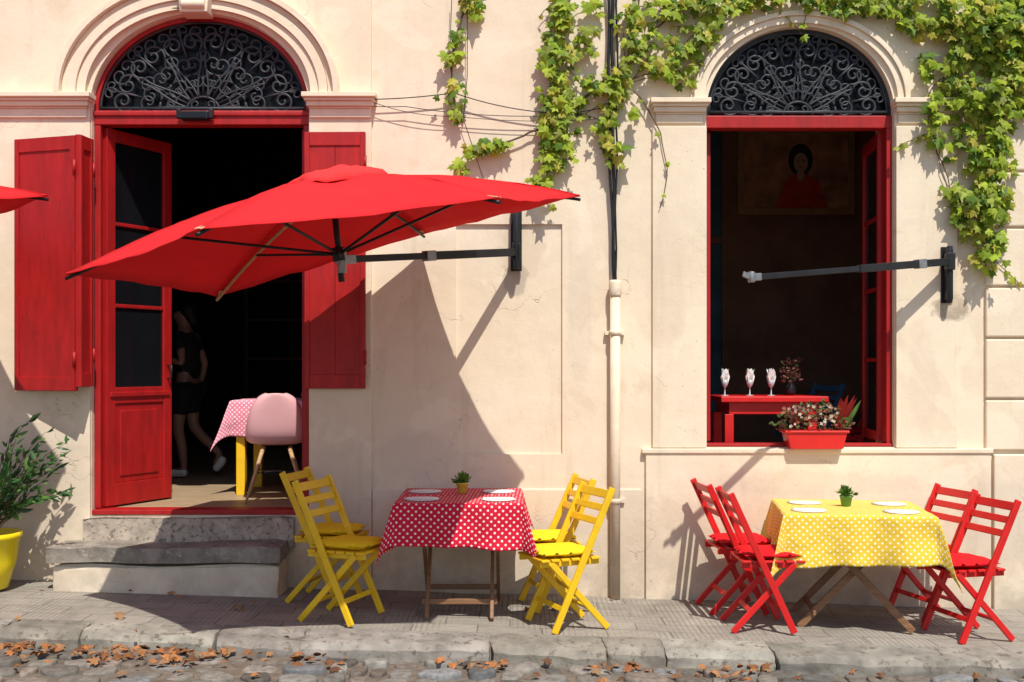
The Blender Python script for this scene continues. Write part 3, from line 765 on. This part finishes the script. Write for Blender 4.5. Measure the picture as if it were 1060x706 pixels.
for T,rr,nm,dx,dy in ((T1,0,'red dotted cloth',.25,.24),(T2,r2,'yellow dotted cloth',.28,.22)):
    for sx in (-1,1):
        for sy in (-1,1):
            q=Matrix.Rotation(rr,3,'Z')@Vector((sx*dx+R(-.01,.01),sy*dy*.9-.02+R(-.01,.01),.7545))
            place_setting(T+q,'white plate with folded napkin on the '+nm,'white plates on the '+nm,rr+R(-.2,.2)+math.pi/2)
def potplant(P,label,pm,cols):
    e=empty('potted_plant',label,'plant',P)
    mb=MB(); mb.lathe([(.028,0),(.030,.002),(.040,.060),(.043,.062),(.043,.072),(.038,.072),(.036,.062),(.001,.060)],n=20); make('pot',mb,pm,e)
    mb=MB()
    for i in range(95):
        a=R(0,6.28); el=R(.15,1.5); d=Vector((math.cos(a)*math.cos(el),math.sin(a)*math.cos(el),math.sin(el)))
        mb.leaf(Vector((0,0,.065))+d*R(0,.05),d+Vector((R(-.3,.3),R(-.3,.3),R(-.2,.2))),Vector((R(-1,1),R(-1,1),R(-.2,1))),R(.022,.045),OVAL,random.choice(cols))
    make('foliage',mb,M_leaf,e,recalc=False)
GR=[(.10,.22,.03),(.06,.15,.02),(.15,.28,.05)]
potplant(T1+Vector((.0,.10,.756)),'small green plant in a yellow pot on the red cloth',M_potg,GR)
potplant(T2+rm@Vector((-.02,.02,.756)),'small green plant in a green pot on the yellow cloth',mat('pot_green2',(.10,.25,.05),.5),GR)

# ------------------------------------------------------------------ big pot plant
bp=empty('potted_shrub','leafy shrub in a bright yellow glazed pot by the wall','plant',(-3.55,-.40,zg(-3.56)+.006))
mb=MB(); mb.lathe([(.10,0),(.125,.01),(.175,.18),(.20,.34),(.215,.35),(.215,.385),(.195,.385),(.18,.33),(.001,.32)],n=36); make('pot',mb,M_poty,bp)
mb=MB(); mb.lathe([(.178,.32),(.17,.335),(.001,.345)],n=24); make('soil',mb,M_soil,bp)
mb=MB(); ms=MB()
for i in range(30):
    far=i<9
    a=R(-.9,.7) if far else R(0,6.28); l=R(.62,.90) if far else R(.35,.75); sp=R(.15,.55) if far else R(.25,.8)
    p=Vector((0,0,.33)); P=[p.copy()]; d=Vector((math.cos(a)*sp,-abs(math.sin(a))*sp*.6+.1,1)).normalized()
    ns=11
    for k in range(ns):
        p=p+d*l/ns; d=(d+Vector((R(-.08,.18) if far else R(-.14,.14),R(-.12,.12),R(-.16,.02)))).normalized(); 
        if p.y>.34: p.y=.34
        P.append(p.copy())
        if k>2:
            for q in range(2):
                dd=(d+Vector((R(-1,1),R(-1,.7),R(-.8,.5)))); nn=Vector((R(-.4,.4),R(-1,.1),R(.2,1)))
                mb.leaf(p+Vector((R(-.01,.01),R(-.01,.01),R(-.02,.02))),dd,nn,R(.055,.105),LANCE,random.choice([(.045,.12,.035),(.06,.17,.04),(.12,.24,.05),(.03,.085,.03)]))
    ms.tube(P,[.006-.0004*k for k in range(ns+1)],5)
make('foliage',mb,M_leafd,bp,recalc=False); make('stem',ms,M_stem,bp)

# ------------------------------------------------------------------ ivy
def vine(name,label,paths,blobs,seed):
    random.seed(seed)
    e=empty(name,label,'climbing plant',(fx(paths[0][0][0][0]),0,fz(200)),group='climbing vines on the facade')
    O=e.location
    lf=MB(); sm=MB()
    def one(u,v,o,sz=None):
        sz=sz or random.choice((R(.035,.06),R(.05,.085),R(.07,.10)))
        sh=R(.62,1.12)
        if random.random()<.14: c=(.52*sh,.47*sh,.07*sh)
        else: c=random.choice([(.24,.35,.025),(.34,.45,.035),(.43,.52,.05),(.12,.22,.02),(.38,.48,.04),(.28,.33,.05)]); c=tuple(q*sh for q in c)
        p=Vector((fx(u),-o,fz(v)))-O
        tip=Vector((R(-.9,.9),R(-.5,.1),R(-1.2,-.15))); nor=Vector((R(-.7,.7),-1,R(-.3,1.0)))
        lf.leaf(p,tip,nor,sz,LOBED,c,cup=R(.0,.14))
    def stem(P,r0):
        sm.tube([Vector((fx(q[0]),-.045,fz(q[1])))-O for q in P],[max(.003,r0*(1-.7*i/len(P))) for i in range(len(P))],5)
    for pts,half,dens,oo in paths:
        P=[]
        for i in range(len(pts)-1):
            a,b=pts[i],pts[i+1]; l=math.hypot(b[0]-a[0],b[1]-a[1]); n=max(2,int(l/9))
            for k in range(n):
                t=k/n; P.append((a[0]+(b[0]-a[0])*t+R(-2,2),a[1]+(b[1]-a[1])*t+R(-1,1)))
            for k in range(int(l*dens)):
                t=random.random(); q=(a[0]+(b[0]-a[0])*t,a[1]+(b[1]-a[1])*t)
                gap=noise.noise(Vector((q[0]*.045,q[1]*.045,seed*.7)))
                if gap<-.12: continue
                hh=half*(.45+.9*max(0,gap)*2.4)
                one(q[0]+random.gauss(0,hh*.45),q[1]+random.gauss(0,hh*.45),R(.045,.045+oo),R(.03,.055) if half<5 else None)
        P.append(pts[-1]); stem(P,.011 if half>5 else .006)
        if half>8:
            stem([(q[0]+6*math.sin(i*.7),q[1]+4*math.cos(i*.6)) for i,q in enumerate(P)],.006)
            for i in range(2,len(P)-2,3):
                q=P[i]; a=R(0,6.28); l=R(14,46); S_=[q]
                for k in range(6): S_.append((S_[-1][0]+math.cos(a)*l/6,S_[-1][1]+math.sin(a)*l/6+k*.4)); a+=R(-.4,.4)
                stem(S_,.0045)
                for k in range(1,7):
                    if random.random()<.6*min(1,dens): one(S_[k][0],S_[k][1],.05,R(.03,.07))
    for cx,cy,rx,ry,n,oo in blobs:
        for k in range(n):
            a=R(0,6.28); rr=math.sqrt(random.random())*(1+.5*noise.noise(Vector((math.cos(a)*1.9+cx,math.sin(a)*1.9+cy,0))))
            u=cx+rx*rr*math.cos(a); v=cy+ry*rr*math.sin(a)
            if noise.noise(Vector((u*.055,v*.055,seed)))<-.20: continue
            d=max(.05,1-rr*.8); one(u,v,R(.05,.06+oo*d))
    make('foliage',lf,M_leaf,e,recalc=False); make('stem',sm,M_stem,e)
vine('climbing_vine','yellow green vine hanging in a column down the cream wall',[
    ([(588,-20),(578,30),(572,70),(582,110),(572,160),(562,196)],17,1.5,.09),
    ([(610,100),(590,110),(560,135),(520,150),(482,158),(470,182)],7,.75,.05),
    ],[(578,115,18,42,75,.10),(574,60,13,50,55,.08),(512,150,20,6,16,.04),(566,172,9,22,28,.07),(586,15,18,26,34,.1)],11)
vine('climbing_vine','thin vine with few leaves hanging from above',[
    ([(505,-20),(482,10),(471,50),(468,90),(474,128)],8,.34,.04),([(476,5),(500,-10),(530,-22)],7,.4,.04)],[(472,45,8,18,8,.04),(473,118,4,14,6,.03),(488,8,12,10,10,.04)],12)
vine('climbing_vine','vine spreading across the wall towards the window arch',[
    ([(930,-15),(860,2),(790,0),(745,12),(715,48),(690,70),(655,84),(615,96),(600,84)],10,.8,.09),
    ([(735,-20),(700,10),(668,40),(645,70),(632,110),(625,150),(640,165)],11,.75,.09),
    ([(655,95),(672,118),(686,150),(690,185),(682,216)],3,.10,.03),
    ([(660,-20),(652,20),(650,60)],12,.75,.08),([(700,60),(692,84)],6,.3,.04),
    ([(615,60),(600,40),(590,70)],6,.35,.04)],
    [(672,20,34,24,75,.12),(692,62,30,20,60,.10),(632,100,22,16,26,.08),(735,4,34,14,50,.1),(780,0,26,10,24,.08),(838,-6,22,8,16,.08),(620,85,16,10,10,.06),(655,122,14,7,6,.05),(885,3,34,14,50,.1),(700,82,14,8,10,.06),(610,20,14,20,14,.05)],13)
vine('climbing_vine','dense leafy vine tumbling over the wall beside the window',[
    ([(1065,-20),(1020,20),(985,70),(960,110),(968,160),(985,205)],12,.6,.12),
    ([(1060,30),(1040,80),(1022,140),(1015,200),(1018,280)],16,1.1,.14),
    ([(960,-10),(915,5),(868,12),(830,16)],8,.4,.06)],
    [(1010,25,52,40,420,.32),(960,12,44,26,180,.2),(1052,60,28,62,290,.30),(1012,98,48,32,270,.24),(1003,150,24,26,90,.16),(1032,175,14,44,70,.14),(1012,212,30,34,150,.20),(1022,252,13,30,58,.12),(905,4,40,16,80,.14),(985,68,32,28,120,.18),(1090,40,40,70,150,.2)],14)
random.seed(21)

# ------------------------------------------------------------------ window box & interior
fb=empty('flower_box','red plastic trough of small flowers on the window sill','flower box',(fx(842),-.02,fz(464)+.002))
mb=MB(); mb.plate([(-.185,0),(.185,0),(.215,.115),(-.215,.115)],[],-.08,.08); mb.b2(-.228,.228,-.092,.092,.112,.13); make('trough',mb,M_pot_r,fb,bevel=.006)
mb=MB()
for i in range(300):
    x=R(-.27,.25); h=R(.0,.20)*(1-(x/.32)**2)+.01; p=Vector((x,R(-.10,.09),.12+h))
    c=random.choice([(.06,.12,.03),(.10,.15,.04),(.20,.09,.05),(.16,.06,.04),(.26,.17,.10)])
    mb.leaf(p,(R(-1,1),R(-1,.6),R(-.3,1)),(R(-.6,.6),-1,R(0,1)),R(.02,.042),OVAL,c)
for i in range(75):
    x=R(-.24,.16); p=Vector((x,R(-.12,.0),.16+R(0,.15)))
    c=random.choice([(.8,.74,.62),(.75,.62,.48),(.5,.16,.10),(.55,.36,.25)])
    for k in range(5):
        a=k*1.257; mb.leaf(p,(math.cos(a),-.3,math.sin(a)),(0,-1,.2),R(.010,.017),OVAL,c)
for i in range(16):
    mb.leaf((R(.16,.21),R(-.03,.05),.12),(R(-.1,.6),R(-.4,.2),1),(R(-.5,.5),-1,0),R(.16,.32),BLADE,random.choice([(.45,.04,.03),(.12,.22,.05),(.35,.03,.03)]))
make('flowers',mb,M_leaf,fb,recalc=False)
RT=(2.10,1.05,.576)
rt=empty('dining_table','red painted table inside the dim dining room','table',RT)
mb=MB(); mb.b2(-.47,.37,-.32,.32,.745,.79); make('tabletop',mb,M_red2,rt,bevel=.006)
mb=MB(); mb.b2(-.40,.30,-.27,.27,.65,.744); make('apron',mb,M_red2,rt,bevel=.004)
for x in (-.40,.25):
    for y in (-.25,.25):
        mb=MB(); mb.b2(x-.035,x+.035,y-.035,y+.035,0,.649); make('leg',mb,M_red2,rt,bevel=.004)
M_clear=mat('wine_glass_clear',(.5,.52,.55),.08,.05,4,0,spec=.6)
M_nw=mat('napkin_w',(.80,.79,.77),.8,.03,5,0)
for i,(x,y) in enumerate(((-.40,-.1),(-.19,-.05),(-.03,-.1))):
    e=empty('wine_glass','wine glass holding a folded white napkin on the red table','glass',(RT[0]+x,RT[1]+y,.576+.791),group='wine glasses with napkins')
    mb=MB(); mb.lathe([(.033,0),(.032,.003),(.005,.006),(.004,.06),(.018,.075),(.028,.10),(.026,.125),(.025,.125),(.026,.10),(.016,.078),(.001,.074)],n=18); make('glass_bowl',mb,M_clear,e)
    mb=MB()
    for k in range(5):
        a=k*1.256; mb.leaf((0,0,.08),(math.cos(a)*.22,math.sin(a)*.22,1),(math.cos(a),math.sin(a),.1),.14,OVAL,(.8,.8,.8))
    make('napkin',mb,M_nw,e,recalc=False)
e=empty('vase_of_dried_flowers','dark vase with dried reddish flowers on the red table','vase',(RT[0]+.16,RT[1]+.05,.576+.791))
mb=MB(); mb.lathe([(.03,0),(.045,.03),(.035,.08),(.02,.11),(.025,.12),(.001,.115)],n=18); make('vase',mb,M_blk,e)
mb=MB()
for i in range(150):
    a=R(0,6.28); h=R(.1,.30); p=Vector((math.cos(a)*R(0,.07),math.sin(a)*R(0,.07),h)); mb.leaf(p,(math.cos(a),math.sin(a),R(0,1)),(R(-1,1),-1,R(-1,1)),R(.02,.04),OVAL,random.choice([(.25,.10,.09),(.3,.16,.13),(.16,.05,.05),(.1,.12,.05)]))
make('flowers',mb,M_leaf,e,recalc=False)
pa=empty('framed_painting','dim framed portrait painting of a dark haired sitter in red','painting',(3.0,3.85,3.2))
mb=MB(); mb.plate([(-.62,0),(.62,0),(.62,.92),(-.62,.92)],[[(-.55,.07),(.55,.07),(.55,.85),(-.55,.85)]],-.03,.0); make('picture_frame',mb,mat('old_gilt',(.42,.26,.11),.5),pa,bevel=.006)
def ell(mb,cx,cz,rx,rz,y,mi,n=24): mb.plate([(cx+rx*math.cos(6.2832*i/n),cz+rz*math.sin(6.2832*i/n)) for i in range(n)],[],y,y+.0015,mi)
mb=MB(); mb.plate([(-.55,.07),(.55,.07),(.55,.85),(-.55,.85)],[],-.006,-.002,0)
ell(mb,.05,.58,.13,.17,-.010,1); mb.plate([(-.22,.071),(.34,.071),(.24,.36),(.12,.43),(-.01,.43),(-.12,.36)],[],-.0125,-.011,2); ell(mb,.05,.55,.075,.105,-.0150,3); ell(mb,.05,.42,.04,.06,-.0142,3)
for sx in (-1,1): ell(mb,.05+sx*.03,.57,.012,.006,-.018,1)
ell(mb,.05,.505,.02,.006,-.018,2)
make('canvas',mb,[mat('cv_bg',(.50,.26,.14),.7,.5,4),mat('cv_hair',(.03,.02,.02),.7),mat('cv_red',(.6,.06,.05),.7,.3,8),mat('cv_skin',(.6,.40,.28),.7,.1,8)],pa)
clone(rc,(2.95,1.6,.576),math.radians(170),'red folding chair inside the dim dining room')
chair(M_blue,None,'blue folding chair behind the red table indoors','chairs in the dining room',(2.62,1.9,.576),math.radians(200))

# doorway: pink table + shell chair
pt=empty('side_table','table with yellow legs under a pink dotted cloth indoors','table',(-1.86,1.25,.576))
mb=MB(); mb.b2(-.36,.36,-.36,.36,.73,.75); make('tabletop',mb,M_yel,pt,bevel=.004)
for x in (-.3,.3):
    for y in (-.3,.3):
        mb=MB(); mb.b2(x-.035,x+.035,y-.035,y+.035,0,.729); make('leg',mb,M_yel,pt,bevel=.004)
cloth('tablecloth','pink tablecloth with white polka dots on the indoor table',(-1.86,1.25,.576),0,.365,.365,.30,M_d_pink,zt=.754,seed=5)
sc=empty('shell_chair','pale pink plastic shell chair with splayed wooden legs','chair',(-1.81,.62,.576),math.radians(100))
mb=MB(); n=16; g=[]
prof=[(.24,.415),(.22,.445),(.12,.43),(0,.42),(-.10,.425),(-.17,.46),(-.205,.54),(-.225,.64),(-.245,.74),(-.255,.80),(-.258,.825)]
wid=[.17,.205,.23,.235,.235,.23,.225,.21,.18,.13,.07]
for (px,pz),w in zip(prof,wid):
    row=[]
    for j in range(n+1):
        b=2*j/n-1; row.append(mb.bm.verts.new((px+.10*abs(b)**2.5*(1 if pz>.45 else .15),w*math.sin(b*math.pi/2),pz+.07*abs(b)**3*(1 if pz<.6 else .1))))
    g.append(row)
for i in range(len(g)-1):
    for j in range(n): mb.bm.faces.new((g[i][j],g[i+1][j],g[i+1][j+1],g[i][j+1]))
sh=make('shell_seat',mb,M_pinkp,sc,smooth=70); so=sh.modifiers.new('t','SOLIDIFY'); so.thickness=.01; ss=sh.modifiers.new('s','SUBSURF'); ss.levels=1; ss.render_levels=1
for sx in (-1,1):
    for sy in (-1,1):
        mb=MB(); mb.tube([(sx*.10,sy*.10,.40),(sx*.22,sy*.22,0)],[.016,.010],10); make('leg',mb,M_tan,sc)
mb=MB(); mb.tube([(-.15,-.15,.22),(.15,.15,.22)],.005,6); mb.tube([(-.15,.15,.22),(.15,-.15,.22)],.005,6); make('brace',mb,M_blk,sc)
sh=empty('shelf_unit','dark wooden shelves at the back of the dim room','shelf',(-2.1,6.6,.576))
mb=MB()
for z in (.05,.6,1.1,1.6,2.1,2.6): mb.b2(-1.3,1.3,-.18,.18,z,z+.035)
for x in (-1.32,0,1.32): mb.b2(x-.02,x+.02,-.185,.185,0,2.8)
make('shelf_frame',mb,mat('shelf_wood',(.12,.07,.04),.6),sh)

# ------------------------------------------------------------------ person
def skinned(name,V,E,Rd,m,parent,sub=2):
    me=bpy.data.meshes.new(name); me.from_pydata(V,E,[]); o=bpy.data.objects.new(name,me); col.objects.link(o)
    o.modifiers.new('skin','SKIN'); s=o.modifiers.new('s','SUBSURF'); s.levels=sub; s.render_levels=sub
    if not me.skin_vertices:
        bpy.context.view_layer.objects.active=o; bpy.ops.mesh.customdata_skin_add()
    sk=me.skin_vertices[0].data
    for i,r_ in enumerate(Rd): sk[i].radius=(r_ if isinstance(r_,tuple) else (r_,r_))
    sk[0].use_root=True
    bpy.context.view_layer.update()
    dg=bpy.context.evaluated_depsgraph_get(); nm=bpy.data.meshes.new_from_object(o.evaluated_get(dg))
    for p in nm.polygons: p.use_smooth=True
    bpy.data.objects.remove(o)
    n=bpy.data.objects.new(name,nm); col.objects.link(n); nm.materials.clear(); nm.materials.append(m); n.parent=parent
    return n
pe=empty('person','person in black shirt and shorts with white trainers walking indoors','person',(-3.0,2.35,.576),math.radians(-12))
pe.scale=(.96,.96,.96)
V=[];E=[];Rd=[]
def add(p,r_,par=None):
    V.append(p); Rd.append(r_); 
    if par is not None: E.append((par,len(V)-1))
    return len(V)-1
pv=add((0,0,.90),(.13,.11)); sp=add((.01,0,1.06),(.115,.095),pv); ch=add((0,0,1.24),(.125,.11),sp); nb=add((-.01,0,1.38),.06,ch); nk=add((-.03,0,1.44),.047,nb)
h1=add((-.05,0,1.52),.078,nk); h2=add((-.045,0,1.61),.082,h1); add((-.10,0,1.475),.04,h1); add((-.145,0,1.545),.016,h1)
for s in (-1,1):
    sh_=add((0,s*.15,1.35),.05,nb)
    if s<0: el=add((.06,s*.21,1.09),.036,sh_); wr=add((-.14,s*.19,1.15),.025,el); hd=(-1,0,.15)
    else: el=add((.08,s*.21,1.09),.036,sh_); wr=add((.02,s*.21,.86),.025,el); hd=(-.15,0,-1)
    h=Vector(hd).normalized(); W_=Vector(V[wr]); pm=add(tuple(W_+h*.06),(.030,.018),wr)
    up=Vector((0,0,1)) if abs(h.z)<.5 else Vector((1,0,0))
    for k in range(4):
        b=W_+h*.085+up*(.027-.018*k); f1=add(tuple(b),.009,pm); f2=add(tuple(b+h*.035+Vector((0,-s*.008,0))),.008,f1); add(tuple(b+h*(.058-.006*abs(k-1))+Vector((0,-s*.024,0))),.007,f2)
    t1=add(tuple(W_+h*.04+up*.035),.010,pm); add(tuple(W_+h*.075+up*.05),.008,t1)
    hp=add((0,s*.085,.86),.088,pv)
    if s<0: kn=add((-.05,s*.09,.47),.055,hp); cf=add((-.01,s*.09,.32),.052,kn); an=add((.02,s*.09,.09),.034,cf); add((-.13,s*.09,.035),.03,an)
    else: kn=add((.02,s*.09,.48),.055,hp); cf=add((.13,s*.09,.37),.052,kn); an=add((.30,s*.09,.22),.034,cf); add((.24,s*.09,.10),.03,an)
skinned('body',V,E,Rd,M_skin,pe)
V=[];E=[];Rd=[]
pv=add((.005,0,.90),(.150,.125)); sp=add((.01,0,1.06),(.135,.113),pv); ch=add((0,0,1.24),(.142,.125),sp); nb=add((-.008,0,1.365),(.085,.075),ch)
for s in (-1,1):
    a=add((0,s*.155,1.345),.066,nb); add((.02 if s<0 else .04,s*.185,1.20),.056,a)
skinned('shirt',V,E,Rd,M_cloth,pe)
V=[];E=[];Rd=[]
pv=add((0,0,.92),(.145,.125))
for s in (-1,1):
    a=add((0,s*.085,.84),.105,pv); add((-.035 if s<0 else .01,s*.09,.58),.085,a)
skinned('shorts',V,E,Rd,M_cloth,pe)
V=[(-.02,0,1.655),(.02,0,1.60),(.04,0,1.53),(.09,0,1.46)];E=[(0,1),(1,2),(2,3)];Rd=[.075,.088,.06,.03]
skinned('hair',V,E,Rd,M_hair,pe)
for p0,p1,p2 in (((.05,-.09,.05),(-.04,-.09,.05),(-.16,-.09,.035)),((.34,.09,.20),(.31,.09,.14),(.24,.09,.06))):
    skinned('shoe',[p0,p1,p2],[(0,1),(1,2)],[.042,.045,.038],M_shoe,pe)
for s in (-1,1):
    mb=MB(); bmesh.ops.create_icosphere(mb.bm,subdivisions=2,radius=.011,matrix=Matrix.Translation((-.122,s*.03,1.565))); make('eye',mb,M_hair,pe)

# ------------------------------------------------------------------ light, camera
sdir=Vector((-.30,1,-1.64)).normalized()
sl=bpy.data.lights.new('sun','SUN'); sl.energy=5.0; sl.angle=math.radians(.5); sl.color=(1,.955,.865)
so=bpy.data.objects.new('sun',sl); col.objects.link(so); so.rotation_euler=sdir.to_track_quat('-Z','Y').to_euler()
w=bpy.data.worlds.new('World'); scn.world=w; w.use_nodes=True; nt=w.node_tree
sk=nt.nodes.new('ShaderNodeTexSky'); sk.sky_type='NISHITA'; sk.sun_disc=False
sk.sun_elevation=math.asin(-sdir.z); sk.sun_rotation=math.atan2(-sdir.x,-sdir.y)
bg=nt.nodes['Background']; bg.inputs[1].default_value=.13; nt.links.new(sk.outputs[0],bg.inputs[0])
scn.view_settings.view_transform='Standard'; scn.view_settings.look='None'; scn.view_settings.exposure=0
cd=bpy.data.cameras.new('camera'); cd.lens=36*1160/1060; cd.sensor_width=36; cd.shift_y=.0236; cd.clip_end=500
cam=bpy.data.objects.new('camera',cd); col.objects.link(cam); cam.location=(0,-8,1.61); cam.rotation_euler=(math.radians(90),0,0); scn.camera=cam
